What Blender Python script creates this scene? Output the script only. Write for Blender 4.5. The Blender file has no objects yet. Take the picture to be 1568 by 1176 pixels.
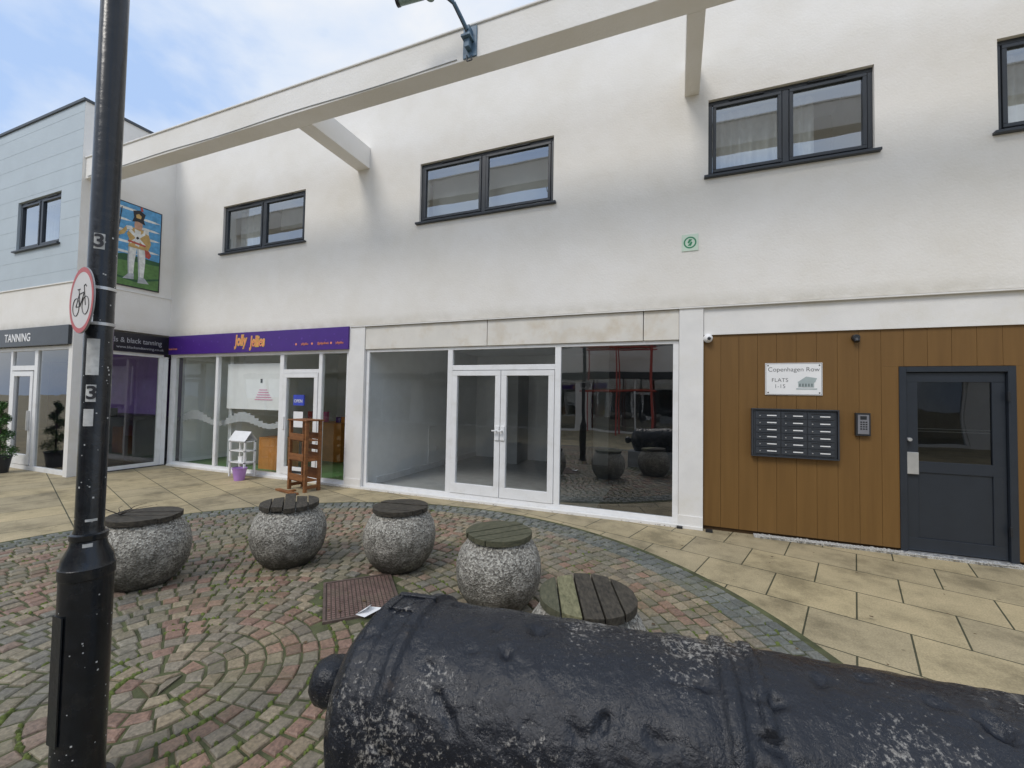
import bpy, math, random, bmesh
from mathutils import Vector, Matrix, noise
random.seed(7)
sc=bpy.context.scene
sc.view_settings.view_transform='Standard'; sc.view_settings.look='None'; sc.view_settings.exposure=0
COL=sc.collection
# ---------------------------------------------------------------- materials
MATS={}
def nt(name):
    m=bpy.data.materials.new(name); m.use_nodes=True
    n=m.node_tree.nodes; l=m.node_tree.links
    return m,n,l,n["Principled BSDF"]
def ramp(n,stops):
    r=n.new("ShaderNodeValToRGB"); e=r.color_ramp.elements
    while len(e)<len(stops): e.new(0.5)
    for i,(p,c) in enumerate(stops):
        e[i].position=p; e[i].color=(*c,1)
    return r
def mat(name,col,rough=.6,metal=0,var=.12,scale=6,bump=.0,bscale=60,dirt=None,dscale=1.5,spec=.5,coat=0):
    if name in MATS: return MATS[name]
    m,n,l,b=nt(name)
    tc=n.new("ShaderNodeTexCoord")
    no=n.new("ShaderNodeTexNoise"); no.inputs["Scale"].default_value=scale; no.inputs["Detail"].default_value=4
    l.new(tc.outputs["Object"],no.inputs["Vector"])
    c0=tuple(max(0,c*(1-var)) for c in col); c1=tuple(min(1,c*(1+var)) for c in col)
    r=ramp(n,[(.3,c0),(.7,c1)]); l.new(no.outputs["Fac"],r.inputs["Fac"])
    out=r.outputs["Color"]
    if dirt:
        n2=n.new("ShaderNodeTexNoise"); n2.inputs["Scale"].default_value=dscale; n2.inputs["Detail"].default_value=7; n2.inputs["Roughness"].default_value=.65
        l.new(tc.outputs["Object"],n2.inputs["Vector"])
        r2=ramp(n,[(.5,(0,0,0)),(.8,(1,1,1))]); l.new(n2.outputs["Fac"],r2.inputs["Fac"])
        mx=n.new("ShaderNodeMix"); mx.data_type='RGBA'; l.new(r2.outputs["Color"],mx.inputs[0]); l.new(out,mx.inputs[6]); mx.inputs[7].default_value=(*dirt,1)
        out=mx.outputs[2]
    l.new(out,b.inputs["Base Color"])
    b.inputs["Roughness"].default_value=rough; b.inputs["Metallic"].default_value=metal
    b.inputs["Specular IOR Level"].default_value=spec
    b.inputs["Coat Weight"].default_value=coat
    if bump:
        n3=n.new("ShaderNodeTexNoise"); n3.inputs["Scale"].default_value=bscale; n3.inputs["Detail"].default_value=3
        l.new(tc.outputs["Object"],n3.inputs["Vector"])
        bp=n.new("ShaderNodeBump"); bp.inputs["Strength"].default_value=bump; bp.inputs["Distance"].default_value=.01
        l.new(n3.outputs["Fac"],bp.inputs["Height"]); l.new(bp.outputs["Normal"],b.inputs["Normal"])
    MATS[name]=m; return m
def glassmat(name,tint,refl=.09,rc=(1,1,1)):
    m,n,l,b=nt(name); n.remove(b)
    o=n["Material Output"]
    t=n.new("ShaderNodeBsdfTransparent"); t.inputs[0].default_value=(*tint,1)
    g=n.new("ShaderNodeBsdfGlossy"); g.inputs["Roughness"].default_value=.0; g.inputs[0].default_value=(*rc,1)
    tc=n.new("ShaderNodeTexCoord"); no=n.new("ShaderNodeTexNoise"); no.inputs["Scale"].default_value=.9
    l.new(tc.outputs["Object"],no.inputs["Vector"])
    bp=n.new("ShaderNodeBump"); bp.inputs["Strength"].default_value=.07; bp.inputs["Distance"].default_value=.05
    l.new(no.outputs["Fac"],bp.inputs["Height"]); l.new(bp.outputs["Normal"],g.inputs["Normal"])
    lw=n.new("ShaderNodeLayerWeight"); lw.inputs["Blend"].default_value=.5
    p=n.new("ShaderNodeMath"); p.operation='POWER'; p.inputs[1].default_value=3.5; l.new(lw.outputs["Facing"],p.inputs[0])
    a=n.new("ShaderNodeMath"); a.operation='MULTIPLY_ADD'; a.inputs[1].default_value=.8; a.inputs[2].default_value=refl; a.use_clamp=True
    l.new(p.outputs[0],a.inputs[0])
    mx=n.new("ShaderNodeMixShader"); l.new(a.outputs[0],mx.inputs[0]); l.new(t.outputs[0],mx.inputs[1]); l.new(g.outputs[0],mx.inputs[2])
    l.new(mx.outputs[0],o.inputs["Surface"]); return m
def wallmat(name,col,stain):
    m,n,l,b=nt(name)
    tc=n.new("ShaderNodeTexCoord")
    a=n.new("ShaderNodeTexNoise"); a.inputs["Scale"].default_value=.9; a.inputs["Detail"].default_value=8; a.inputs["Roughness"].default_value=.66; l.new(tc.outputs["Object"],a.inputs["Vector"])
    r=ramp(n,[(.30,tuple(c*k for c,k in zip(col,(.92,.905,.87)))),(.62,col)]); l.new(a.outputs["Fac"],r.inputs["Fac"])
    sp=n.new("ShaderNodeSeparateXYZ"); l.new(tc.outputs["Object"],sp.inputs[0])
    d=n.new("ShaderNodeMapRange"); d.inputs[1].default_value=2.86; d.inputs[2].default_value=3.06; d.inputs[3].default_value=1; d.inputs[4].default_value=0; l.new(sp.outputs["Z"],d.inputs[0])
    gt=n.new("ShaderNodeMath"); gt.operation='GREATER_THAN'; gt.inputs[1].default_value=2.86; l.new(sp.outputs["Z"],gt.inputs[0])
    mm=n.new("ShaderNodeMath"); mm.operation='MULTIPLY'; l.new(gt.outputs[0],mm.inputs[0]); l.new(d.outputs[0],mm.inputs[1])
    n4=n.new("ShaderNodeTexNoise"); n4.inputs["Scale"].default_value=7; n4.inputs["Detail"].default_value=6; l.new(tc.outputs["Object"],n4.inputs["Vector"])
    m3=n.new("ShaderNodeMath"); m3.operation='MULTIPLY'; l.new(mm.outputs[0],m3.inputs[0]); l.new(n4.outputs["Fac"],m3.inputs[1])
    m4=n.new("ShaderNodeMath"); m4.operation='MULTIPLY'; m4.inputs[1].default_value=.6; l.new(m3.outputs[0],m4.inputs[0])
    mx2=n.new("ShaderNodeMix"); mx2.data_type='RGBA'; l.new(m4.outputs[0],mx2.inputs[0]); l.new(r.outputs["Color"],mx2.inputs[6]); mx2.inputs[7].default_value=(*stain,1)
    l.new(mx2.outputs[2],b.inputs["Base Color"]); b.inputs["Roughness"].default_value=.9; b.inputs["Specular IOR Level"].default_value=.25
    n3=n.new("ShaderNodeTexNoise"); n3.inputs["Scale"].default_value=38; n3.inputs["Detail"].default_value=5; l.new(tc.outputs["Object"],n3.inputs["Vector"])
    n5=n.new("ShaderNodeTexNoise"); n5.inputs["Scale"].default_value=3.0; n5.inputs["Detail"].default_value=2; l.new(tc.outputs["Object"],n5.inputs["Vector"])
    ab=n.new("ShaderNodeMath"); ab.operation='MULTIPLY_ADD'; ab.inputs[1].default_value=2.6; l.new(n5.outputs["Fac"],ab.inputs[0]); l.new(n3.outputs["Fac"],ab.inputs[2])
    bp=n.new("ShaderNodeBump"); bp.inputs["Strength"].default_value=.38; bp.inputs["Distance"].default_value=.008
    l.new(ab.outputs[0],bp.inputs["Height"]); l.new(bp.outputs["Normal"],b.inputs["Normal"])
    return m
M_wall=wallmat("white_render",(.84,.815,.775),(.36,.32,.22))
M_stone=mat("lintel_stone",(.74,.71,.65),.85,var=.06,scale=3,bump=.2,dirt=(.60,.51,.38),dscale=2.5)
M_pier=mat("white_painted_render",(.80,.785,.76),.8,var=.05,scale=4,bump=.15,dirt=(.68,.65,.58),dscale=2)
M_clad=mat("grey_blue_cladding",(.47,.53,.565),.6,var=.04,scale=2)
M_white=mat("white_upvc",(.84,.84,.84),.35,var=.03,dirt=(.72,.71,.68),dscale=5)
M_anth=mat("anthracite_frame",(.03,.036,.045),.4,var=.1)
M_dark=mat("dark_metal",(.02,.022,.026),.4)
M_coping=mat("dark_coping",(.06,.07,.08),.5)
M_glass=glassmat("shop_glass",(.96,.98,.97),.05)
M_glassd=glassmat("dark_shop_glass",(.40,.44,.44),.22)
M_glassu=glassmat("upper_window_glass",(.72,.78,.80),.30,(.92,.96,1))
M_int=mat("interior_plaster",(.88,.89,.89),.8,var=.03)
M_intg=mat("interior_grey",(.45,.46,.47),.8,var=.05)
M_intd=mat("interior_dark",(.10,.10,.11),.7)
M_tile=mat("dark_floor_tile",(.06,.06,.065),.25)
M_tilel=mat("grey_floor_tile",(.42,.42,.42),.3)
M_curt=mat("net_curtain",(.66,.64,.62),.9,var=.1,scale=12)
M_blind=mat("grey_blind",(.42,.41,.40),.9,var=.1,scale=2)
def woodmat(name,c0,c1,rough,sc_,bs=.3):
    m,n,l,b=nt(name)
    tc=n.new("ShaderNodeTexCoord"); mp=n.new("ShaderNodeMapping"); mp.inputs["Scale"].default_value=sc_; l.new(tc.outputs["Object"],mp.inputs[0])
    no=n.new("ShaderNodeTexNoise"); no.inputs["Scale"].default_value=1; no.inputs["Detail"].default_value=7; no.inputs["Roughness"].default_value=.6; l.new(mp.outputs[0],no.inputs["Vector"])
    r=ramp(n,[(.3,c0),(.72,c1)]); l.new(no.outputs["Fac"],r.inputs["Fac"]); l.new(r.outputs[0],b.inputs["Base Color"])
    b.inputs["Roughness"].default_value=rough
    bp=n.new("ShaderNodeBump"); bp.inputs["Strength"].default_value=bs; bp.inputs["Distance"].default_value=.004; l.new(no.outputs["Fac"],bp.inputs["Height"]); l.new(bp.outputs[0],b.inputs["Normal"])
    return m
M_timber=woodmat("stained_timber",(.148,.074,.015),(.186,.096,.022),.6,(14,14,.8),.1)
M_timber_groove=mat("timber_groove",(.06,.030,.008),.8)
M_lid=woodmat("weathered_black_plank",(.014,.012,.009),(.085,.072,.052),.75,(22,60,60))
M_lidg=woodmat("mossy_plank",(.10,.10,.05),(.27,.25,.14),.8,(22,60,60))
M_lidh=woodmat("green_tinged_plank",(.05,.052,.03),(.13,.125,.075),.8,(22,60,60))
M_pallet=woodmat("pallet_wood",(.15,.055,.015),(.32,.13,.04),.6,(6,6,25))
# ---------------------------------------------------------------- builder
class B:
    def __init__(s,name,parent=None,loc=(0,0,0)):
        s.n=name; s.v=[]; s.f=[]; s.mi=[]; s.mats=[]; s.p=parent; s.loc=loc
    def m(s,mt):
        if mt not in s.mats: s.mats.append(mt)
        return s.mats.index(mt)
    def box(s,x0,x1,y0,y1,z0,z1,mt):
        if x0>x1:x0,x1=x1,x0
        if y0>y1:y0,y1=y1,y0
        if z0>z1:z0,z1=z1,z0
        i=len(s.v); s.v+=[(x0,y0,z0),(x1,y0,z0),(x1,y1,z0),(x0,y1,z0),(x0,y0,z1),(x1,y0,z1),(x1,y1,z1),(x0,y1,z1)]
        k=s.m(mt)
        for q in ((0,3,2,1),(4,5,6,7),(0,1,5,4),(1,2,6,5),(2,3,7,6),(3,0,4,7)):
            s.f.append([i+a for a in q]); s.mi.append(k)
    def poly(s,pts,mt):
        i=len(s.v); s.v+=[tuple(p) for p in pts]; s.f.append(list(range(i,i+len(pts)))); s.mi.append(s.m(mt))
    def cyl(s,p0,p1,r0,r1,mt,n=24,caps=True):
        p0=Vector(p0);p1=Vector(p1); d=(p1-p0).normalized()
        a=d.orthogonal().normalized(); b=d.cross(a)
        i=len(s.v)
        for p,r in((p0,r0),(p1,r1)):
            for j in range(n):
                t=2*math.pi*j/n; s.v.append(tuple(p+a*math.cos(t)*r+b*math.sin(t)*r))
        k=s.m(mt)
        for j in range(n):
            s.f.append([i+j,i+(j+1)%n,i+n+(j+1)%n,i+n+j]); s.mi.append(k)
        if caps:
            s.f.append([i+j for j in range(n)][::-1]); s.mi.append(k); s.f.append([i+n+j for j in range(n)]); s.mi.append(k)
    def tube(s,pts,r,mt,n=10):
        for a,b in zip(pts[:-1],pts[1:]): s.cyl(a,b,r,r,mt,n)
    def lathe(s,prof,mt,n=64,c=(0,0)):
        i=len(s.v); k=s.m(mt)
        for r,z in prof:
            for j in range(n):
                t=2*math.pi*j/n; s.v.append((c[0]+r*math.cos(t),c[1]+r*math.sin(t),z))
        for a in range(len(prof)-1):
            for j in range(n):
                s.f.append([i+a*n+j,i+a*n+(j+1)%n,i+(a+1)*n+(j+1)%n,i+(a+1)*n+j]); s.mi.append(k)
    def grid_wall(s,x0,x1,z0,z1,y0,y1,holes,mt):
        xs=sorted({x0,x1,*[h[0] for h in holes],*[h[1] for h in holes]}); zs=sorted({z0,z1,*[h[2] for h in holes],*[h[3] for h in holes]})
        for a,b in zip(xs[:-1],xs[1:]):
            run=None
            for c,d in zip(zs[:-1],zs[1:]):
                cx=(a+b)/2;cz=(c+d)/2
                if any(h[0]<cx<h[1] and h[2]<cz<h[3] for h in holes):
                    if run: s.box(a,b,y0,y1,*run,mt); run=None
                else: run=(run[0],d) if run else (c,d)
            if run: s.box(a,b,y0,y1,*run,mt)
    def done(s,smooth=False,bevel=0,seg=2):
        me=bpy.data.meshes.new(s.n); me.from_pydata(s.v,[],s.f)
        for mt in s.mats: me.materials.append(mt)
        me.polygons.foreach_set("material_index",s.mi)
        if smooth: me.polygons.foreach_set("use_smooth",[True]*len(me.polygons))
        me.update()
        o=bpy.data.objects.new(s.n,me); COL.objects.link(o); o.location=s.loc
        if s.p: o.parent=s.p
        if bevel:
            bm=o.modifiers.new("bevel","BEVEL"); bm.width=bevel; bm.segments=seg; bm.limit_method='ANGLE'; bm.angle_limit=math.radians(40)
        return o
def empty(name,loc=(0,0,0)):
    e=bpy.data.objects.new(name,None); e.empty_display_size=.2; e.location=loc; COL.objects.link(e); return e
def text(name,body,size,loc,rot,mt,parent=None,ext=.002,align='CENTER',shear=0,off=0,sx=1):
    c=bpy.data.curves.new(name,'FONT'); c.body=body; c.size=size; c.extrude=ext; c.align_x=align; c.align_y='CENTER'; c.shear=shear; c.offset=off
    c.materials.append(mt)
    o=bpy.data.objects.new(name,c); o.location=loc; o.rotation_euler=rot; o.scale=(sx,1,1); COL.objects.link(o)
    if parent: o.parent=parent
    return o
RF=(math.radians(90),0,0)
RR=(math.radians(90),0,math.radians(90))
# ---------------------------------------------------------------- main building
FY=5.9
bld=empty("shop_building")
w=B("walls",bld)
wins=[(-8.96,-6.64,4.57,5.58),(-4.05,-1.71,4.56,5.57),(.38,2.12,4.57,5.58),(3.17,4.95,4.55,5.56)]
w.grid_wall(-10.6,9,2.87,7.1,FY,FY+.3,wins,M_wall)
w.box(-10.6,9,FY+.003,FY+.3,7.1,7.16,M_coping)
w.box(-10.6,9,FY+.3,12,6.75,6.9,M_int); w.box(-10.6,9,FY+.3,12,2.75,2.95,M_int)
w.box(-10.6,9,12,12.2,0,6.9,M_int); w.box(8.9,9,FY+.3,12,0,6.75,M_int); w.box(-10.6,-10.5,FY+.3,12,0,6.75,M_int)
for x in (-5.6,-.3,2.6): w.box(x-.05,x+.05,FY+.3,12,2.95,6.75,M_int)
w.box(-10.5,8.9,8.8,8.9,2.95,6.75,M_intg)
for a,b_ in ((-5.48,-5.13),(.04,.33)):
    w.box(a,b_,FY+.006,FY+.35,0,2.868,M_pier)
    w.box(a-.008,b_+.0,FY-.006,FY+.006,0,.16,M_pier)
w.box(3.62,9,FY+.006,FY+.3,0,2.868,M_pier)
w.box(.335,3.618,FY+.035,FY+.3,2.50,2.867,M_pier)
w.done()
bb=B("render_bead",bld); bb.box(-5.45,9,FY-.014,FY+.02,2.853,2.872,M_pier); bb.box(-5.45,9,FY-.016,FY-.002,2.872,2.880,M_wall); bb.done()
li=B("stone_lintel",bld)
for a,b_ in ((-5.127,-2.76),(-2.75,-.42),(-.41,.037)): li.box(a,b_,FY+.025,FY+.2,2.45,2.85,M_stone)
li.done(bevel=.004)
be=B("roof_beam",bld)
be.box(-10.6,9,4.35,4.62,5.70,6.10,M_wall)
be.box(-10.6,9,4.33,4.64,6.10,6.125,M_pier)
for xa,xb in ((-5.39,-5.12),(.09,.27),(5.2,5.4)):
    v=[(xa,4.62,5.70),(xb,4.62,5.70),(xb,FY,5.69),(xa,FY,5.69),(xa,4.62,6.07),(xb,4.62,6.07),(xb,FY,6.07),(xa,FY,6.07)]
    i=len(be.v); be.v+=v; k=be.m(M_wall)
    for q in ((0,3,2,1),(4,5,6,7),(0,1,5,4),(1,2,6,5),(2,3,7,6),(3,0,4,7)): be.f.append([i+a for a in q]); be.mi.append(k)
be.done(bevel=.006)
def upper_window(x0,x1,z0,z1,y,parent,style):
    g=B("window",parent); t=.05; yf=y+.045
    m_=(x0+x1)/2
    g.box(x0,x1,yf,yf+.07,z1-t,z1,M_anth); g.box(x0,x1,yf,yf+.07,z0,z0+t,M_anth)
    g.box(x0,x0+t,yf+.001,yf+.069,z0+t,z1-t,M_anth); g.box(x1-t,x1,yf+.001,yf+.069,z0+t,z1-t,M_anth)
    g.box(m_-.035,m_+.035,yf+.001,yf+.069,z0+t,z1-t,M_anth)
    for a,b_ in ((x0+t,m_-.035),(m_+.035,x1-t)):
        s=.04; yy=yf-.012
        g.box(a+.006,b_-.006,yy,yy+.05,z1-t-.006-s,z1-t-.006,M_anth); g.box(a+.006,b_-.006,yy,yy+.05,z0+t+.006,z0+t+.006+s,M_anth)
        g.box(a+.006,a+.006+s,yy+.001,yy+.049,z0+t+.006+s,z1-t-.006-s,M_anth); g.box(b_-.006-s,b_-.006,yy+.001,yy+.049,z0+t+.006+s,z1-t-.006-s,M_anth)
        g.box((a+b_)/2-.2,(a+b_)/2+.2,yf-.02,yf-.013,z1-.035,z1-.015,M_dark)
    g.box(x0-.05,x1+.05,y-.055,y+.05,z0-.035,z0-.002,M_anth)
    g.done(bevel=.004,seg=1)
    gl=B("window_glass",parent)
    gl.poly([(x0+t,yf+.02,z0+t),(x1-t,yf+.02,z0+t),(x1-t,yf+.02,z1-t),(x0+t,yf+.02,z1-t)],M_glassu); gl.done()
    c=B("curtain",parent)
    def drape(a,b_,zb,zt,mt,yy,amp=.03,fr=40):
        n=max(8,int((b_-a)*60)); i=len(c.v); k=c.m(mt)
        for j in range(n+1):
            x=a+(b_-a)*j/n; o_=amp*math.sin(x*fr+math.sin(x*9)*1.5)
            c.v+=[(x,yy+o_,zb),(x,yy+o_*.7,zt)]
        for j in range(n): c.f.append([i+2*j,i+2*j+2,i+2*j+3,i+2*j+1]); c.mi.append(k)
    if style==0:
        drape(x0+.1,x0+.75,z0,z1,M_curt,y+.35); drape(x1-.35,x1-.05,z0,z1,M_curt,y+.35); drape(x0+1.2,x1-.4,z0+.5,z1,M_blind,y+.4,.003)
    elif style==1:
        drape(x0+.05,x1-.05,z0+.22,z1,M_blind,y+.33,.004,3); drape(x0+.05,x1-.05,z0,z0+.22,M_curt,y+.45,.01)
    else:
        drape(x0+.05,m_-.02,z0,z1,M_curt,y+.35,.035,45); drape(m_+.05,m_+.38,z0,z1,M_curt,y+.35,.035,50)
    c.done(smooth=True)
for i,(a,b_,c,d) in enumerate(wins): upper_window(a,b_,c,d,FY,bld,[0,1,2,2][i])
# ---- vacant shop front
sf=B("shopfront_frame",bld); y0=FY+.06; y1=FY+.12
def bar(a,b_,c,d,dy=0,mt=None): sf.box(a,b_,y0+dy,y1+dy,c,d,mt or M_white)
bar(-5.127,.037,.0,.10); bar(-5.127,.037,2.40,2.447)
for a,b_ in ((-5.127,-5.06),(-3.47,-3.38),(-1.66,-1.57),(-.035,.037)): bar(a,b_,.10,2.40,.001)
bar(-3.38,-1.66,2.07,2.15,.002)
for a,b_ in ((-3.375,-2.525),(-2.515,-1.665)):
    bar(a,b_,.105,.26,-.01); bar(a,b_,1.98,2.06,-.01)
    bar(a,a+.09,.26,1.98,-.009); bar(b_-.09,b_,.26,1.98,-.009)
bar(-2.60,-2.53,.98,1.2,-.03); bar(-2.51,-2.44,.98,1.2,-.03)
for x in(-2.565,-2.475): sf.box(x-.012,x+.012,y0-.08,y0-.03,1.12,1.14,M_white); sf.box(x-.06,x+.012,y0-.095,y0-.08,1.12,1.14,M_white)
sf.done(bevel=.003,seg=1)
sg=B("shopfront_glass",bld)
def pane(a,b_,c,d,mt,y=y0+.03): sg.poly([(a,y,c),(b_,y,c),(b_,y,d),(a,y,d)],mt)
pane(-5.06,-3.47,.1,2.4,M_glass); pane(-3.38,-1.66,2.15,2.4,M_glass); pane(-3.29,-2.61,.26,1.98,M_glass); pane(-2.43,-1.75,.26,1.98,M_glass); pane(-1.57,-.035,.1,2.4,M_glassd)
sg.done()
it=B("vacant_shop_interior",bld)
it.box(-5.3,-1.1,FY+.2,10.5,-.05,.02,M_tilel); it.box(-1.1,.2,FY+.2,10.5,-.05,.02,M_tile)
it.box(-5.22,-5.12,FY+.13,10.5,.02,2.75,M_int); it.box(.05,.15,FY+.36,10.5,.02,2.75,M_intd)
it.box(-5.12,.05,10.4,10.5,.02,2.75,M_int)
it.box(-2.9,-1.9,10.33,10.39,.02,2.05,M_intd); it.box(-1.2,-1.1,8.2,10.4,.02,2.75,M_intd)
it.box(-5.119,-5.09,FY+.4,10.39,.021,.14,M_white)
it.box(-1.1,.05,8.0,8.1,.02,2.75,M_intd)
it.box(-3.9,-3.6,9.6,10.39,.02,2.3,M_intg); it.box(-5.11,-5.09,8.3,8.42,.4,.48,M_white); it.tube([(-5.1,8.0,.14),(-5.1,8.0,.95),(-5.1,8.3,.95)],.012,M_white,8)
it.done()
# ---- sweet shop front
yA=FY+.05
ss=B("sweetshop_frame",bld)
def bar2(a,b_,c,d,dy=0,mt=M_white): ss.box(a,b_,yA+dy,yA+.07+dy,c,d,mt)
bar2(-10.6,-5.49,0,.09); bar2(-10.6,-5.49,2.40,2.46)
for a,b_ in ((-10.6,-10.42),(-9.09,-9.01),(-7.22,-7.12),(-6.22,-6.14),(-5.56,-5.483)): bar2(a,b_,.09,2.40,.001)
bar2(-7.12,-6.22,2.04,2.11,.002)
bar2(-7.11,-6.23,.095,.24,-.01); bar2(-7.11,-6.23,1.95,2.035,-.01); bar2(-7.11,-7.02,.24,1.95,-.009); bar2(-6.32,-6.23,.24,1.95,-.009)
bar2(-7.08,-7.04,.95,1.2,-.03)
bar2(-6.85,-6.5,.13,.18,-.016,M_dark)
ss.done(bevel=.003,seg=1)
sg=B("sweetshop_glass",bld); y=yA+.03
for a,b_,c,d in ((-10.42,-9.09,.09,2.4),(-9.01,-7.22,.09,2.4),(-7.02,-6.32,.24,1.95),(-7.12,-6.22,2.11,2.4),(-6.14,-5.56,.09,2.4)):
    sg.poly([(a,y,c),(b_,y,c),(b_,y,d),(a,y,d)],M_glass)
sg.done()
M_green=mat("green_floor",(.10,.22,.08),.6); M_orange=mat("orange_furniture",(.55,.22,.04),.5); M_purple=mat("purple_sign_vinyl",(.065,.018,.22),.35,var=.05)
M_text_or=mat("orange_lettering",(.85,.30,.16),.4); M_red=mat("red_vinyl",(.55,.03,.03),.4); M_paper=mat("white_paper",(.84,.84,.84),.7,var=.03)
M_pink=mat("pink_vinyl",(.7,.12,.35),.5); M_blue=mat("blue_vinyl",(.05,.08,.5),.4); M_gold=mat("yellow_goods",(.75,.55,.08),.5)
it=B("sweetshop_interior",bld)
it.box(-10.5,-5.5,FY+.2,10,-.05,.03,M_green)
it.box(-5.6,-5.5,FY+.36,10,.03,2.75,M_int); it.box(-10.5,-5.6,9.2,9.3,.03,2.75,M_paper)
it.box(-8.95,-7.30,6.12,6.15,1.30,2.25,M_paper)
n_=26
for j in range(n_):
    xa=-10.4+j*.122; za=1.13+.11*math.sin(j*.5)
    it.box(xa,xa+.122,6.105,6.115,.98+.06*math.sin(j*.5),za,M_intg)
for k_ in range(5): it.box(-8.1+.03*k_,-7.6-.04*k_,6.112,6.118,1.5+.05*k_,1.512+.05*k_,M_pink)
it.box(-7.95,-7.9,6.112,6.118,1.85,1.93,M_dark)
it.box(-9.9,-9.2,7.6,8.2,.03,.75,M_orange); it.box(-8.6,-7.4,7.8,8.4,.03,.95,M_orange); it.box(-8.3,-7.6,6.4,6.8,.03,.7,M_orange)
for k_ in range(14):
    x=-9.8+random.random()*4; it.box(x,x+.12,7.9,8.0,.96,1.0+.25*random.random(),[M_gold,M_pink,M_purple,M_red,M_orange][k_%5])
for r_ in range(5):
    it.box(-6.9,-5.7,8.9,9.15,.3+.4*r_,.33+.4*r_,M_pallet)
    for k_ in range(9):
        x=-6.88+k_*.13; it.box(x,x+.1,8.95,9.05,.335+.4*r_,.335+.4*r_+.12+.12*random.random(),[M_gold,M_pink,M_blue,M_red,M_orange,M_paper][random.randrange(6)])
it.box(-6.05,-5.65,6.5,6.9,.03,.6,M_gold); it.box(-6.0,-5.7,6.5,6.8,.6,.8,M_pallet)
it.box(-9.0,-8.9,6.2,9.2,.03,2.75,M_int)
it.done()
po=B("open_poster",bld); po.box(-6.82,-6.56,yA-.012,yA-.002+.02,1.42,1.62,M_blue); po.box(-6.84,-6.6,yA+.018,yA+.024,1.0,1.3,M_paper); po.done()
text("open_text","OPEN",.085,(-6.69,yA-.016,1.50),RF,M_paper,bld)
fs=empty("shop_fascia_sign",( -8.0,FY-.03,2.66))
b=B("board",fs)
b.box(-2.58,2.53,0,.06,-.20,.205,M_purple); b.box(-2.58,2.53,.062,.09,-.215,-.2,M_white)
for k_ in range(26):
    xx=-2.5+k_*.196; b.cyl((xx,-.0015,.08*math.sin(k_*1.9)),(xx,-.0005,.08*math.sin(k_*1.9)),.012+.006*(k_%3),.012,mat("deep_violet",(.10,.04,.30),.4),8)
b.done(bevel=.004)
for nm,mt,o_ in (("lettering_outline",M_gold,.016),("lettering",M_text_or,.003)):
    yy=-.003 if nm!="lettering" else -.006
    text(nm,"Jolly",.29,(-.24,yy,.035),RF,mt,fs,ext=.001,off=o_,sx=.66,shear=.12); text(nm,"Jellies",.29,(.24,yy,.0),RF,mt,fs,ext=.001,off=o_,sx=.62,shear=.12)
for k_,(x,s_) in enumerate(((1.50,"jollyjellies"),(1.95,"@jellyjolliesuk"),(2.34,"jollyjellies"),(-2.4,"sweets & treats"))):
    text("small_lettering",s_,.062,(x,-.004,-.08),RF,M_text_or,fs,sx=.75)
for x in (1.28,1.68,2.14):
    bq=B("icon_dot",fs); bq.cyl((x,-.004,-.08),(x,0,-.08),.022,.022,M_text_or,12); bq.done()
# ---- timber panel with boards
tb=B("timber_cladding",bld)
x=.335
while x<3.6:
    x2=min(x+.205,3.612)
    zt=2.498; zb=.05; G_=.003
    if x2<=2.335 or x>=3.3: tb.box(x,x2-G_,FY+.06,FY+.085,zb,zt,M_timber)
    elif x<2.335: tb.box(x,x2-G_,FY+.0605,FY+.085,2.075,zt,M_timber); tb.box(x,2.335,FY+.06,FY+.085,zb,2.074,M_timber)
    elif x2>3.3: tb.box(x,x2-G_,FY+.0605,FY+.085,2.075,zt,M_timber); tb.box(3.3,x2-G_,FY+.06,FY+.085,zb,2.074,M_timber)
    else: tb.box(x,x2-G_,FY+.06,FY+.085,2.075,zt,M_timber)
    x=x2
tb.box(.335,3.612,FY+.09,FY+.12,2.08,2.498,M_timber_groove); tb.box(.335,2.33,FY+.09,FY+.12,0,2.079,M_timber_groove); tb.box(3.305,3.612,FY+.09,FY+.12,0,2.079,M_timber_groove)
tb.done()
dr=B("entrance_door",bld); M_door=mat("blue_grey_door",(.022,.028,.038),.38,var=.08)
dr.box(2.337,2.40,FY+.05,FY+.14,.03,2.07,M_door); dr.box(3.235,3.298,FY+.05,FY+.14,.03,2.07,M_door); dr.box(2.40,3.235,FY+.05,FY+.14,2.01,2.07,M_door)
dr.box(2.405,3.23,FY+.085,FY+.13,.04,.18,M_door); dr.box(2.405,3.23,FY+.085,FY+.13,.90,1.02,M_door); dr.box(2.405,3.23,FY+.085,FY+.13,1.90,2.005,M_door)
dr.box(2.405,2.51,FY+.086,FY+.13,.18,1.9,M_door); dr.box(3.125,3.23,FY+.086,FY+.13,.18,1.9,M_door); dr.box(2.51,3.125,FY+.1,FY+.125,.18,.9,M_door)
M_steel=mat("brushed_steel",(.6,.6,.6),.3,metal=.6)
dr.box(2.40,2.50,FY+.05,FY+.084,.88,1.12,M_steel); dr.cyl((2.42,FY+.03,1.26),(2.42,FY+.084,1.26),.02,.02,M_steel)
dr.box(2.34,3.3,FY-.02,FY+.2,0,.03,M_steel)
for z in (1.35,1.38): dr.box(2.51,3.125,FY+.115,FY+.12,z,z+.006,M_steel)
for z in (.3,1.7): dr.box(3.222,3.24,FY+.03,FY+.06,z,z+.1,M_dark)
dr.done(bevel=.004,seg=1)
M_glassv=glassmat("door_glass_dark",(.35,.38,.38),.09)
g=B("door_glass",bld); g.poly([(2.51,FY+.105,1.02),(3.125,FY+.105,1.02),(3.125,FY+.105,1.9),(2.51,FY+.105,1.9)],M_glassv); g.done()
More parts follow.
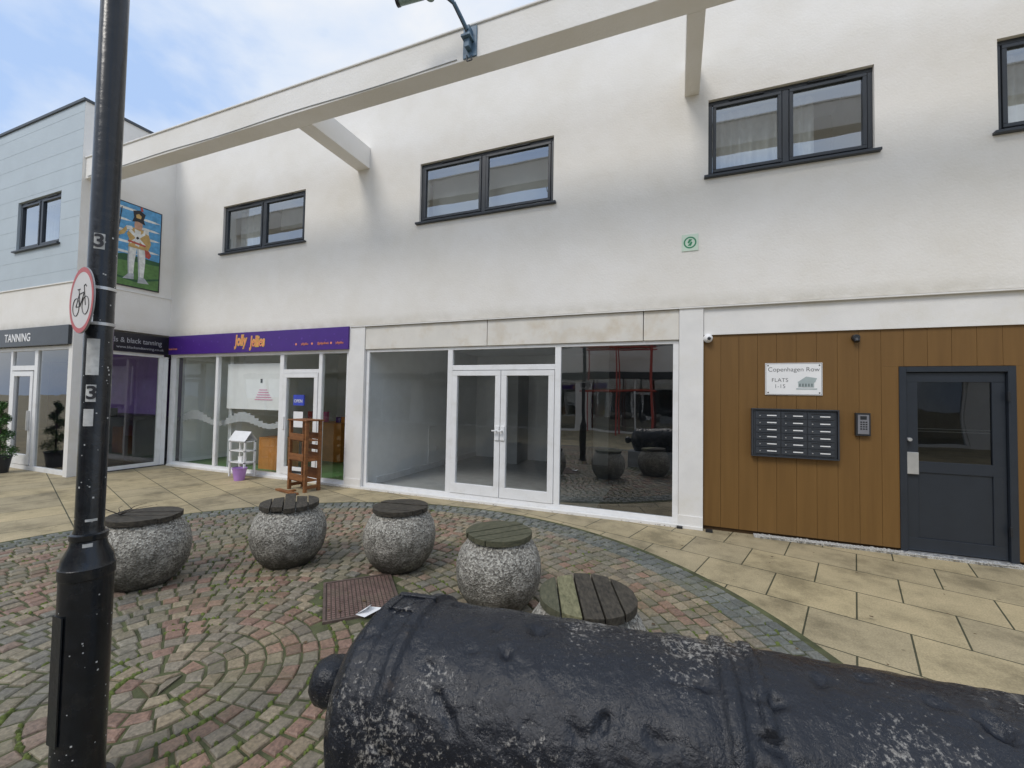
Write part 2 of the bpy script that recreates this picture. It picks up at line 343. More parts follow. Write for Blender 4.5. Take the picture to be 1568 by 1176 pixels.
hl=B("hallway",bld); hl.box(.4,3.7,8.5,8.6,0,2.75,M_intd); hl.box(.4,3.7,FY+.2,8.5,-.04,.02,M_tile); hl.box(2.2,2.25,FY+.16,8.5,.02,2.7,M_intd); hl.box(3.4,3.45,FY+.16,8.5,.02,2.7,M_intd); hl.done()
gv=B("gravel_strip",bld); M_grav=mat("pale_gravel",(.5,.49,.46),.9,var=.6,scale=150,bump=.8,bscale=150); gv.box(.9,3.5,FY-.03,FY+.055,0,.025,M_grav); gv.box(-10.5,.33,FY-.02,FY+.05,0,.035,M_pier)
gv.box(.36,.44,FY-.07,FY-.01,0,.03,M_dark); gv.box(.02,.09,FY-.06,FY-.01,0,.03,M_dark)
gv.done()
rnd=random.Random(5)
pb_=B("pebbles",bld)
for k_ in range(500):
    x=rnd.uniform(.95,3.45); y=rnd.uniform(FY-.05,FY+.05); s=rnd.uniform(.005,.012)
    pb_.box(x-s,x+s,y-s,y+s,.02,.027+s*.5,M_grav)
pb_.done(bevel=.003,seg=1)
def framed(name,x0,x1,z0,z1,y,mt,fr=None):
    e=empty(name,((x0+x1)/2,y,(z0+z1)/2)); hx=(x1-x0)/2; hz=(z1-z0)/2
    b=B("plate",e); b.box(-hx,hx,-.012,0,-hz,hz,mt); b.done(bevel=.002,seg=1); return e,hx,hz
M_ink=mat("black_ink",(.03,.03,.035),.5)
ys=FY+.058
e,hx,hz=framed("flats_name_sign",1.03,1.62,1.735,2.125,ys,M_paper)
text("line_1","Copenhagen Row",.074,(0,-.013,.115),RF,M_ink,e,ext=.0005,off=-.0008)
text("line_2","FLATS",.066,(-.14,-.013,-.015),RF,M_ink,e,ext=.0005,off=-.0008); text("line_3","1-15",.066,(-.14,-.013,-.09),RF,M_ink,e,ext=.0005,off=-.0008)
b=B("drawing",e); M_sk=mat("sketch_grey",(.38,.44,.44),.6); M_sk2=mat("sketch_dark",(.15,.18,.18),.6)
b.box(.05,.21,-.0145,-.0125,-.10,-.04,M_sk); b.poly([(.04,-.0142,-.04),(.13,-.0142,.03),(.24,-.0142,.01),(.22,-.0142,-.04)],M_sk); b.box(.03,.24,-.0145,-.0125,-.125,-.112,M_sk)
for k_ in range(5): b.box(.06+k_*.03,.075+k_*.03,-.0152,-.0146,-.09,-.055,M_sk2)
for a in(-1,1):
    for c in(-1,1): b.cyl((a*(hx-.03),-.016,c*(hz-.03)),(a*(hx-.03),-.011,c*(hz-.03)),.008,.008,M_dark,10)
b.box(-hx+.006,hx-.006,-.0132,-.0125,-hz+.006,-hz+.010,M_ink); b.box(-hx+.006,hx-.006,-.0132,-.0125,hz-.010,hz-.006,M_ink); b.box(-hx+.006,-hx+.010,-.0132,-.0125,-hz+.01,hz-.01,M_ink); b.box(hx-.010,hx-.006,-.0132,-.0125,-hz+.01,hz-.01,M_ink)
b.done()
e=empty("mailbox_bank",(1.32,ys,1.275)); b=B("boxes",e); M_mb=mat("mailbox_grey",(.04,.046,.056),.4)
b.box(-.425,.425,-.05,0,-.275,.275,M_mb)
for c in range(3):
    for r_ in range(6):
        xa=-.40+c*.27; za=-.255+r_*.086
        b.box(xa,xa+.258,-.062,-.0505,za,za+.078,M_mb); b.box(xa+.03,xa+.225,-.0635,-.0622,za+.056,za+.068,M_dark)
        b.box(xa+.12,xa+.22,-.0642,-.0622,za+.028,za+.040,M_paper); b.cyl((xa+.045,-.068,za+.03),(xa+.045,-.062,za+.03),.007,.007,M_steel,8)
b.box(-.445,.445,-.075,0,.278,.292,M_mb); b.box(-.445,.445,-.07,0,-.292,-.278,M_mb); b.box(-.445,-.43,-.072,0,-.277,.277,M_mb); b.box(.43,.445,-.072,0,-.277,.277,M_mb)
b.done(bevel=.002,seg=1)
e=empty("intercom_panel",(1.995,ys,1.41)); b=B("body",e)
b.box(-.068,.068,-.045,0,-.13,.13,M_dark); b.box(-.052,.052,-.052,-.0455,-.11,.11,mat("keypad_grey",(.2,.2,.22),.4)); b.box(-.03,.03,-.054,-.0522,.055,.095,M_dark)
for r_ in range(4):
    for c in range(3): b.box(-.03+c*.024,-.014+c*.024,-.056,-.0522,.02-r_*.026,.034-r_*.026,M_dark)
b.done(bevel=.003)
e=empty("dome_security_camera",(.385,FY+.03,2.455)); b=B("dome",e)
b.cyl((0,.03,0),(0,-.02,0),.055,.055,M_paper,28); b.done(bevel=.004)
b=B("dome_eye",e)
n_=20; k_=b.m(M_paper)
for a in range(7):
    t=a/6*math.pi/2; rr=.05*math.cos(t); yy=-.02-.05*math.sin(t)
    for j in range(n_): b.v.append((rr*math.cos(2*math.pi*j/n_),yy,rr*math.sin(2*math.pi*j/n_)))
for a in range(6):
    for j in range(n_): b.f.append([a*n_+j,a*n_+(j+1)%n_,(a+1)*n_+(j+1)%n_,(a+1)*n_+j]); b.mi.append(k_)
b.cyl((.01,-.074,-.01),(.01,-.066,-.01),.02,.022,M_dark,14)
b.done(smooth=True)
e=empty("entrance_downlight",(1.94,ys,2.41)); b=B("lamp_body",e); b.cyl((0,0,0),(0,-.05,0),.04,.035,M_dark,20); b.cyl((0,-.04,-.015),(0,-.055,-.05),.03,.028,M_dark,16); b.done(smooth=False,bevel=.003)
e=empty("green_emblem_sign",(.165,FY-.002,3.72)); b=B("plate",e); M_gs=mat("pale_green_plate",(.60,.72,.60),.5,var=.05); M_gr=mat("emblem_green",(.03,.24,.11),.5)
b.box(-.1,.1,-.008,0,-.11,.11,M_gs)
for j in range(32):
    t0=2*math.pi*j/32; t1=2*math.pi*(j+1)/32
    b.poly([(r_*math.cos(t),-.0095,r_*math.sin(t)) for r_,t in((.06,t0),(.06,t1),(.078,t1),(.078,t0))],M_gr)
for s_ in(1,-1): b.poly([(s_*-.03,-.0095,s_*-.04),(s_*.012,-.0095,s_*-.045),(s_*.03,-.0095,s_*0),(s_*.012,-.0095,s_*.015),(s_*-.004,-.0095,s_*-.012)],M_gr)
b.done()
# ---------------------------------------------------------------- left block
lb=empty("shop_building"); LY=4.3; LX=-10.6
w=B("walls",lb)
w.grid_wall(-24,LX,3.72,7.2,LY,LY+.3,[(-13.0,-11.3,4.53,5.57),(-18,-16.3,4.53,5.57)],M_clad)
w.box(-24,LX-.001,LY+.01,LY+.3,2.88,3.718,M_wall)
w.box(-24,LX+.012,LY-.012,LY+.32,3.70,3.722,M_pier)
w.box(LX-.3,LX,LY+.301,12,2.88,7.2,M_wall)
w.box(LX-.004,LX+.004,LY+.002,LY+.3,3.724,7.2,M_wall)
w.box(LX,LX+.02,LY-.01,FY,3.70,3.722,M_pier)
w.box(-24,LX+.03,LY-.03,12,7.2,7.25,M_coping)
w.box(LX-.14,LX+.002,LY-.002,LY+.16,0,2.88,M_pier)
w.box(LX-.1,LX+.0,5.82,5.9,0,2.4,M_white)
M_pw=mat("purple_wall",(.14,.07,.26),.7)
w.box(-24,LX-.31,LY+.301,9,2.75,2.87,M_int); w.box(-24,LX-.31,9,9.1,0,2.75,M_pw); w.box(-24,-23.9,LY,9,0,2.75,M_int)
w.box(-24,LX,LY+.2,9,-.05,.02,M_tile); w.box(-24,LX-.3,8,8.1,2.9,7.1,M_intg)
w.box(-24,-14.5,LY+.02,LY+.3,0,2.5,M_pier)
w.done()
cr=B("cladding_joints",lb); M_cj=mat("cladding_joint",(.40,.46,.49),.7)
for k_ in range(10):
    z=3.95+k_*.34
    for a,b_ in ((-24,-18.02),(-16.28,-13.02),(-11.28,LX-.006)) if 4.5<z<5.6 else ((-24,LX-.006),): cr.box(a,b_,LY-.002,LY-.0005,z,z+.005,M_cj)
cr.done()
upper_window(-13.0,-11.3,4.53,5.57,LY,lb,2); upper_window(-18,-16.3,4.53,5.57,LY,lb,2)
f=B("shopfront_frame",lb)
f.box(-14.5,LX-.14,LY+.05,LY+.12,0,.09,M_white); f.box(-14.5,LX-.14,LY+.05,LY+.12,2.42,2.5,M_white)
for a,b_ in ((-14.5,-14.4),(-13.1,-13.02),(-12.12,-12.0),(-10.85,-10.74)): f.box(a,b_,LY+.051,LY+.119,.09,2.42,M_white)
f.box(-13.02,-12.12,LY+.052,LY+.118,2.02,2.12,M_white)
f.box(-13.0,-12.9,LY+.04,LY+.1,.1,2.0,M_white); f.box(-12.24,-12.14,LY+.04,LY+.1,.1,2.0,M_white); f.box(-12.9,-12.24,LY+.041,LY+.1,.1,.3,M_white); f.box(-12.9,-12.24,LY+.041,LY+.1,1.9,2.0,M_white)
f.box(-12.22,-12.18,LY+.0,LY+.04,.8,1.2,M_steel)
f.box(LX-.08,LX-.02,LY+.16,5.82,0,.09,M_white); f.box(LX-.08,LX-.02,LY+.16,5.82,2.38,2.45,M_white); f.box(LX-.081,LX-.019,5.74,5.819,.09,2.38,M_white)
f.done(bevel=.003,seg=1)
M_glassm=glassmat("salon_glass",(.65,.68,.68),.08)
g=B("shopfront_glass",lb); y=LY+.08
for a,b_,c,d in ((-14.4,-13.1,.09,2.42),(-12.9,-12.24,.3,1.9),(-13.02,-12.12,2.12,2.42),(-12.0,-10.85,.09,2.42)): g.poly([(a,y,c),(b_,y,c),(b_,y,d),(a,y,d)],M_glassm)
x=LX-.05; g.poly([(x,LY+.16,.09),(x,5.74,.09),(x,5.74,2.38),(x,LY+.16,2.38)],M_glassm)
g.done()
it=B("salon_interior",lb)
it.box(-12.6,-11.5,6.3,6.7,.02,1.0,M_intd); it.box(-12.4,-11.6,8.2,8.3,.4,2.0,M_pw); it.box(-11.4,-11.1,6.6,7.0,.02,.9,M_intd); it.box(-14,-13,7,7.6,.02,.8,M_int)
it.box(-13.4,-11.0,6.0,6.05,1.1,2.7,mat("violet_panel",(.30,.15,.55),.6)); it.box(-11.9,-11.5,5.2,5.6,.02,1.05,M_intd); it.box(-11.85,-11.6,5.25,5.5,1.06,1.25,M_dark); it.done()
e=empty("tanning_salon_sign",(-12.5,LY-.01,2.70)); b=B("board",e); M_sg=mat("charcoal_sign",(.03,.035,.04),.35)
b.box(-2.0,1.86,-.05,0,-.2,.17,M_sg); b.done(bevel=.004)
text("lettering","TANNING",.23,(-.05,-.052,-.03),RF,M_paper,e,off=.003)
e=empty("salon_side_sign",(LX+.005,5.17,2.64)); b=B("board",e); b.box(0,.04,-.70,.70,-.19,.2,mat("black_sign",(.012,.012,.016),.3)); b.done(bevel=.003)
M_dimt=mat("dim_silver_lettering",(.38,.38,.40),.4)
text("lettering","sunbeds & black tanning",.15,(.042,.56,.04),RR,M_dimt,e,align='RIGHT',sx=.8); text("web_line","www.blackandtanning.co.uk",.075,(.042,.60,-.1),RR,M_dimt,e,align='RIGHT')
# mural panel on the return wall
e=empty("soldier_mural_panel",(LX+.003,5.20,4.67)); b=B("panel",e)
C=lambda n_,c: mat(n_,c,.55,var=.2,scale=14)
MB=C("mural_blue",(.10,.33,.58)); MW=C("mural_white",(.72,.72,.68)); MG=C("mural_green",(.10,.21,.06)); MGd=C("mural_dark_green",(.03,.10,.04)); MK=C("mural_black",(.02,.02,.025)); MY=C("mural_ochre",(.52,.34,.12)); MS=C("mural_skin",(.55,.32,.22)); MR=C("mural_red",(.45,.08,.06)); MGy=C("mural_grey",(.42,.44,.46))
b.box(.0,.03,-.44,.44,-.87,.87,MK)
def mp(pts,mt,o=.032): b.poly([(o,p[0],p[1]) for p in pts],mt)
mp([(-.42,-.25),(.42,-.25),(.42,.85),(-.42,.85)],MB,.031); mp([(-.42,-.85),(.42,-.85),(.42,-.25),(-.42,-.25)],MG,.031); mp([(-.42,-.36),(.42,-.30),(.42,-.22),(-.2,-.2),(-.42,-.27)],MGd,.0315)
mp([(-.42,-.7),(.0,-.75),(.42,-.62),(.42,-.58),(.0,-.7),(-.42,-.66)],MGd,.0316)
for z,a,c in ((.74,-.42,.1),(.62,.05,.42),(.5,-.42,-.1),(.42,.0,.42),(.28,-.42,-.15),(.22,.15,.42),(.05,-.42,.0),(-.05,.1,.42),(-.16,-.4,.05)):
    mp([(a,z-.012),(a+.1,z-.03),(c-.1,z-.02),(c,z),(c-.12,z+.02),(a+.1,z+.022)],MW,.0318)
mp([(-.13,-.62),(-.04,-.62),(-.03,-.35),(.005,.0),(-.14,.0),(-.15,-.3)],MW,.033); mp([(.05,-.66),(.14,-.66),(.16,-.3),(.15,.0),(.0,.0),(.03,-.3)],MW,.0332); mp([(.01,0),(.03,-.3),(.06,-.64),(.075,-.64),(.05,-.3),(.03,0)],MGy,.0333); mp([(-.14,-.02),(-.15,-.3),(-.13,-.6),(-.115,-.6),(-.13,-.3),(-.12,-.02)],MGy,.0333)
mp([(-.22,-.72),(-.03,-.70),(-.03,-.58),(-.13,-.6)],MGy,.034); mp([(.04,-.76),(.24,-.74),(.16,-.64),(.05,-.62)],MGy,.034)
mp([(-.15,-.04),(.17,-.04),(.20,.08),(.19,.25),(.13,.38),(-.11,.38),(-.18,.22),(-.13,.1)],MY,.0345); mp([(-.03,.02),(.04,.0),(.06,.34),(-.05,.36)],MW,.035)
mp([(-.15,.28),(.15,.03),(.17,.06),(-.12,.34)],MW,.0352); mp([(.12,.34),(-.13,.06),(-.11,.03),(.15,.3)],MW,.0352)
mp([(-.16,.06),(.18,.03),(.18,.07),(-.15,.1)],MR,.0353)
mp([(-.11,.37),(-.17,.32),(-.22,.2),(-.31,.14),(-.34,.19),(-.26,.27),(-.19,.38)],MY,.0355); mp([(.13,.37),(.20,.34),(.25,.12),(.2,-.05),(.14,-.02),(.17,.12)],MY,.0355); mp([(.14,-.02),(.22,-.04),(.26,-.12),(.23,-.2),(.16,-.18)],MR,.0357); mp([(.2,.4),(.12,.4),(.1,.34),(.2,.3)],MW,.0358); mp([(-.2,.38),(-.1,.4),(-.08,.34),(-.18,.3)],MW,.0358)
mp([(-.05,.37),(.07,.37),(.085,.45),(.08,.53),(-.05,.53),(-.06,.45)],MS,.036); mp([(-.1,.5),(.0,.53),(.13,.5),(.1,.6),(.13,.72),(.03,.78),(-.09,.73),(-.07,.6)],MK,.0365); mp([(.05,.76),(.09,.78),(.07,.86),(.03,.84)],MR,.0365); mp([(-.03,.6),(.05,.6),(.06,.66),(.01,.70),(-.04,.66)],MY,.037)
mp([(-.36,-.1),(-.345,-.1),(-.27,.74),(-.285,.74)],MK,.037); mp([(-.36,-.12),(-.345,-.12),(-.30,.15),(-.33,.15)],MK,.0372)
b.done()
# ---------------------------------------------------------------- opposite side of the street
ob=empty("shop_building"); w=B("walls",ob); OY=-9.0
oh=[(x,x+2.0,4.2,5.3) for x in range(-22,20,5)]
w.grid_wall(-30,24,2.9,6.3,OY-.3,OY,oh,M_wall)
sh=[(x,x+4.3,.1,2.6) for x in range(-29,22,5)]
w.grid_wall(-30,24,0,2.9,OY-.3,OY-.03,sh,M_pier); w.box(-30,24,OY-.02,OY+.1,2.6,2.95,M_sg); w.box(-30,24,OY-5,OY-.31,6.2,6.35,M_coping)
w.box(-30,24,OY-5,OY-4.8,0,6.2,M_intd)
w.done()
g=B("glazing",ob)
for a,b_,c,d in oh+sh: g.poly([(a,OY-.15,c),(a,OY-.15,d),(b_,OY-.15,d),(b_,OY-.15,c)],M_glassu)
g.done()
sca=B("frames",ob)
for a,b_,c,d in sh:
    for x in (a,(a+b_)/2,b_-.07): sca.box(x,x+.07,OY-.2,OY-.1,c,d,M_white)
for a,b_,c,d in oh:
    for x in (a,(a+b_)/2,b_-.06): sca.box(x,x+.06,OY-.2,OY-.1,c,d,M_anth)
sca.done()
sc_=B("scaffold_tower"); M_scr=mat("red_scaffold",(.45,.06,.04),.5)
for x in (-4,-2.5,-1):
    for y in(-7.4,-8.4): sc_.cyl((x,y,0),(x,y,6.4),.03,.03,M_scr,8)
for z in(2,4,6):
    for y in(-7.4,-8.4): sc_.cyl((-4.2,y,z),(-.8,y,z),.03,.03,M_scr,8)
    sc_.box(-4,-1,-8.3,-7.5,z+.03,z+.07,M_pallet)
sc_.done()
# ---------------------------------------------------------------- ground
def slabmat():
    m,n,l,b=nt("concrete_slabs")
    tc=n.new("ShaderNodeTexCoord"); mp=n.new("ShaderNodeMapping"); mp.inputs["Rotation"].default_value=(0,0,math.radians(18)); l.new(tc.outputs["Object"],mp.inputs[0])
    br=n.new("ShaderNodeTexBrick"); br.offset=.5; br.inputs["Scale"].default_value=1; br.inputs["Brick Width"].default_value=.6; br.inputs["Row Height"].default_value=.6; br.inputs["Mortar Size"].default_value=.007; br.inputs["Mortar Smooth"].default_value=.3
    br.inputs["Color1"].default_value=(.54,.44,.265,1); br.inputs["Color2"].default_value=(.43,.36,.235,1); br.inputs["Mortar"].default_value=(.075,.075,.04,1)
    l.new(mp.outputs[0],br.inputs["Vector"])
    n1=n.new("ShaderNodeTexNoise"); n1.inputs["Scale"].default_value=1.6; n1.inputs["Detail"].default_value=10; n1.inputs["Roughness"].default_value=.72; l.new(tc.outputs["Object"],n1.inputs["Vector"])
    r1=ramp(n,[(.36,(.50,.50,.47)),(.50,(.86,.86,.83)),(.66,(1.06,1.05,1.02))]); l.new(n1.outputs["Fac"],r1.inputs["Fac"])
    mx=n.new("ShaderNodeMix"); mx.data_type='RGBA'; mx.blend_type='MULTIPLY'; mx.inputs[0].default_value=1; l.new(br.outputs["Color"],mx.inputs[6]); l.new(r1.outputs["Color"],mx.inputs[7])
    n2=n.new("ShaderNodeTexNoise"); n2.inputs["Scale"].default_value=90; n2.inputs["Detail"].default_value=3; l.new(tc.outputs["Object"],n2.inputs["Vector"])
    r2=ramp(n,[(.3,(.78,.78,.78)),(.7,(1.15,1.15,1.15))]); l.new(n2.outputs["Fac"],r2.inputs["Fac"])
    m2=n.new("ShaderNodeMix"); m2.data_type='RGBA'; m2.blend_type='MULTIPLY'; m2.inputs[0].default_value=1; l.new(mx.outputs[2],m2.inputs[6]); l.new(r2.outputs["Color"],m2.inputs[7])
    vo=n.new("ShaderNodeTexVoronoi"); vo.inputs["Scale"].default_value=3.5; l.new(tc.outputs["Object"],vo.inputs["Vector"])
    r3=ramp(n,[(.035,(.6,.6,.58)),(.06,(1,1,1))]); l.new(vo.outputs["Distance"],r3.inputs["Fac"])
    m3=n.new("ShaderNodeMix"); m3.data_type='RGBA'; m3.blend_type='MULTIPLY'; m3.inputs[0].default_value=1; l.new(m2.outputs[2],m3.inputs[6]); l.new(r3.outputs["Color"],m3.inputs[7])
    l.new(m3.outputs[2],b.inputs["Base Color"]); b.inputs["Roughness"].default_value=.7
    s=n.new("ShaderNodeMath"); s.operation='MULTIPLY_ADD'; s.inputs[1].default_value=-4; l.new(br.outputs["Fac"],s.inputs[0]); l.new(n2.outputs["Fac"],s.inputs[2])
    bp=n.new("ShaderNodeBump"); bp.inputs["Strength"].default_value=.4; bp.inputs["Distance"].default_value=.004; l.new(s.outputs[0],bp.inputs["Height"]); l.new(bp.outputs[0],b.inputs["Normal"])
    return m
g=B("pavement"); g.poly([(-150,-150,0),(150,-150,0),(150,150,0),(-150,150,0)],slabmat()); g.done()
CX,CY,CR=-2.68,1.52,4.08
M_moss=mat("mossy_joint_soil",(.080,.088,.038),.95,var=.5,scale=7,bump=.6,bscale=90,dirt=(.09,.075,.05),dscale=2)
g=B("sett_bedding"); g.poly([(CX+CR*math.cos(t*math.pi/90),CY+CR*math.sin(t*math.pi/90),.004) for t in range(180)],M_moss)
bed=g.done()
def settmat():
    m,n,l,b=nt("granite_setts")
    at=n.new("ShaderNodeVertexColor"); at.layer_name="Col"
    tc=n.new("ShaderNodeTexCoord")
    n1=n.new("ShaderNodeTexNoise"); n1.inputs["Scale"].default_value=55; n1.inputs["Detail"].default_value=5; n1.inputs["Roughness"].default_value=.65; l.new(tc.outputs["Object"],n1.inputs["Vector"])
    r1=ramp(n,[(.3,(.55,.55,.55)),(.7,(1.3,1.3,1.3))]); l.new(n1.outputs["Fac"],r1.inputs["Fac"])
    mx=n.new("ShaderNodeMix"); mx.data_type='RGBA'; mx.blend_type='MULTIPLY'; mx.inputs[0].default_value=1; l.new(at.outputs["Color"],mx.inputs[6]); l.new(r1.outputs["Color"],mx.inputs[7])
    n2=n.new("ShaderNodeTexNoise"); n2.inputs["Scale"].default_value=1.9; n2.inputs["Detail"].default_value=10; n2.inputs["Roughness"].default_value=.74; l.new(tc.outputs["Object"],n2.inputs["Vector"])
    r2=ramp(n,[(.49,(.02,.02,.02)),(.70,(.7,.7,.7))]); l.new(n2.outputs["Fac"],r2.inputs["Fac"])
    m2=n.new("ShaderNodeMix"); m2.data_type='RGBA'; l.new(r2.outputs["Color"],m2.inputs[0]); l.new(mx.outputs[2],m2.inputs[6]); m2.inputs[7].default_value=(.135,.13,.065,1)
    l.new(m2.outputs[2],b.inputs["Base Color"]); b.inputs["Roughness"].default_value=.5
    bp=n.new("ShaderNodeBump"); bp.inputs["Strength"].default_value=.6; bp.inputs["Distance"].default_value=.006; l.new(n1.outputs["Fac"],bp.inputs["Height"]); l.new(bp.outputs[0],b.inputs["Normal"])
    return m
vs=[];fs_=[];cols=[]
mc=Vector((-2.38,2.78)); ma=math.radians(45); mu=Vector((math.cos(ma),math.sin(ma))); mv=Vector((-mu.y,mu.x))
pitch=.1; rows=int(CR/pitch)
for r_ in range(rows):
    ri=.02+r_*pitch; ro=ri+pitch-.011; rm=(ri+ro)/2
    n_=max(3,round(2*math.pi*rm/.118)); ph=random.random()*6
    outer=rows-r_
    for j in range(n_):
        t0=ph+2*math.pi*j/n_; dt=2*math.pi/n_; gap=.013/rm
        a0=t0+gap*random.uniform(.3,1.0); a1=t0+dt-gap*random.uniform(.2,.9)
        cm=Vector((CX+rm*math.cos(t0+dt/2),CY+rm*math.sin(t0+dt/2)))
        q=cm-mc
        if abs(q.dot(mu))<.33 and abs(q.dot(mv))<.40: continue
        h=.016+random.uniform(-.004,.003); rj=random.uniform(-.004,.004); tx=random.uniform(-.0025,.0025)
        ins=.012; ia=ins/max(rm,.1)
        jt=lambda: random.uniform(-.003,.003)
        J=[(jt(),jt()/rm) for _ in range(4)]
        cr4=((ri+rj,a0),(ro+rj,a0),(ro+rj,a1),(ri+rj,a1)); sg4=((1,1),(-1,1),(-1,-1),(1,-1))
        i=len(vs)
        for lv,(k0,zz) in enumerate(((0,.003),(.3,h-.005),(1,h))):
            for k_ in range(4):
                rr=cr4[k_][0]+J[k_][0]+sg4[k_][0]*ins*k0; aa=cr4[k_][1]+J[k_][1]+sg4[k_][1]*ia*k0
                vs.append((CX+rr*math.cos(aa),CY+rr*math.sin(aa),zz+((tx if k_%2 else -tx) if lv==2 else 0)))
        for s_ in (0,4):
            for k_ in range(4): fs_.append([i+s_+k_,i+s_+4+k_,i+s_+4+(k_+1)%4,i+s_+(k_+1)%4])
        fs_.append([i+11,i+10,i+9,i+8])
        if outer<=3: base=random.choice([(.16,.17,.155),(.19,.195,.175),(.14,.15,.14)])
        else:
            p_=noise.noise(Vector((cm.x*.7,cm.y*.7,3)))
            warm=[(.285,.225,.15),(.32,.26,.175),(.275,.17,.125),(.23,.195,.145),(.295,.185,.13),(.25,.215,.16)]
            cool=[(.235,.21,.16),(.27,.23,.16),(.205,.19,.155),(.26,.185,.14)]
            base=random.choice(warm if p_>-.05 else cool)
        v_=random.uniform(.78,1.15); cols+= [tuple(c*v_ for c in base)]*9
me=bpy.data.meshes.new("cobble_setts"); me.from_pydata(vs,[],fs_)
ca=me.color_attributes.new("Col",'FLOAT_COLOR','CORNER'); buf=[]
for p_,c in zip(me.polygons,cols):
    for _ in range(p_.loop_total): buf+= [*c,1]
ca.data.foreach_set("color",buf); me.materials.append(settmat()); me.update()
o=bpy.data.objects.new("cobbled_circle",me); COL.objects.link(o); bed.parent=o
bm=bmesh.new(); bm.from_mesh(me); bmesh.ops.recalc_face_normals(bm,faces=bm.faces); bm.to_mesh(me); bm.free()
mg=B("joint_moss",o); M_mo=mat("bright_moss",(.11,.14,.032),.95,var=.5,scale=20); rnd=random.Random(21)
for k_ in range(5200):
    r_=rnd.randrange(2,rows); rad=.02+r_*pitch-.006+rnd.uniform(-.006,.006); t=rnd.random()*2*math.pi
    x=CX+rad*math.cos(t); y=CY+rad*math.sin(t)
    if noise.noise(Vector((x*.9,y*.9,9)))+noise.noise(Vector((x*3,y*3,2)))*.6<.02: continue
    q=Vector((x,y))-mc
    if abs(q.dot(mu))<.29 and abs(q.dot(mv))<.36: continue
    s=rnd.uniform(.006,.016); hh=rnd.uniform(.014,.022); i=len(mg.v); kk=mg.m(M_mo)
    for a in range(6): mg.v.append((x+s*1.3*math.cos(a*1.047),y+s*math.sin(a*1.047),.004))
    for a in range(6): mg.v.append((x+s*.7*math.cos(a*1.047+.3),y+s*.6*math.sin(a*1.047+.3),hh))
    for a in range(6): mg.f.append([i+a,i+(a+1)%6,i+6+(a+1)%6,i+6+a]); mg.mi.append(kk)
    mg.f.append([i+6+a for a in range(6)]); mg.mi.append(kk)
mg.done(smooth=True)
# manhole cover
e=empty("manhole_cover",(mc.x,mc.y,.004)); e.rotation_euler=(0,0,ma); b=B("cover",e); M_mh=mat("rusty_iron",(.12,.085,.07),.7,var=.3,scale=20,bump=.3); M_mb2=mat("worn_iron_stud",(.18,.115,.095),.75,var=.3,scale=10,bump=.5,dirt=(.13,.12,.075),dscale=5)
b.box(-.275,.275,-.34,.34,.0,.010,mat("cover_grime",(.08,.06,.046),.9))
for a,c,d,f_ in ((-.28,.28,-.345,-.325),(-.28,.28,.325,.345),(-.28,-.26,-.325,.325),(.26,.28,-.325,.325)): b.box(a,c,d,f_,.0,.018,M_mh)
for i_ in range(16):
    for j_ in range(20):
        xa=-.252+i_*.0316; ya=-.315+j_*.0316
        b.box(xa+.004,xa+.027,ya+.004,ya+.027,.0101,.015,M_mb2)
b.done()
e=B("litter_paper")
e.poly([(-2.20,2.52,.02),(-2.10,2.50,.03),(-2.04,2.60,.055),(-2.06,2.66,.035),(-2.17,2.64,.03)],M_paper); e.poly([(-2.20,2.52,.021),(-2.17,2.64,.031),(-2.12,2.6,.075),(-2.13,2.54,.06)],M_paper); e.done()
# ---------------------------------------------------------------- stone ball seats
def ballmat():
    m,n,l,b=nt("exposed_aggregate_concrete")
    tc=n.new("ShaderNodeTexCoord")
    vo=n.new("ShaderNodeTexVoronoi"); vo.inputs["Scale"].default_value=80; l.new(tc.outputs["Object"],vo.inputs["Vector"])
    bw=n.new("ShaderNodeRGBToBW"); l.new(vo.outputs["Color"],bw.inputs[0])
    r=ramp(n,[(.15,(.14,.13,.11)),(.5,(.32,.30,.26)),(.85,(.54,.515,.45))]); l.new(bw.outputs[0],r.inputs["Fac"])
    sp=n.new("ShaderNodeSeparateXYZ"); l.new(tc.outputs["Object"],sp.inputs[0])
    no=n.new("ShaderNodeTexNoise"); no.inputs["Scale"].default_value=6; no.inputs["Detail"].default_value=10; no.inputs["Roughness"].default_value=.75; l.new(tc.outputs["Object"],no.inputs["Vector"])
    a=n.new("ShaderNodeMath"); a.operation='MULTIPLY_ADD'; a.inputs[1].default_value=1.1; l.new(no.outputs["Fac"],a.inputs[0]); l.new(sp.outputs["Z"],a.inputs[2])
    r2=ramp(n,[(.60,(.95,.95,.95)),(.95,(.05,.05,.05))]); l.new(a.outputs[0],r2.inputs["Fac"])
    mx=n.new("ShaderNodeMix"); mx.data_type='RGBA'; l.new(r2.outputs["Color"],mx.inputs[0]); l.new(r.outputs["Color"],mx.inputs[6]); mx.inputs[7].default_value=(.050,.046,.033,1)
    l.new(mx.outputs[2],b.inputs["Base Color"]); b.inputs["Roughness"].default_value=.85
    bp=n.new("ShaderNodeBump"); bp.inputs["Strength"].default_value=1; bp.inputs["Distance"].default_value=.008; l.new(vo.outputs["Distance"],bp.inputs["Height"]); l.new(bp.outputs[0],b.inputs["Normal"])
    return m
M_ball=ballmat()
seats=[(-4.25,2.24,.5,0,1),(-3.50,3.05,2.4,1,2),(-2.46,3.40,.15,0,3),(-1.30,3.10,.9,3,4),(-.44,2.30,1.9,2,5)]
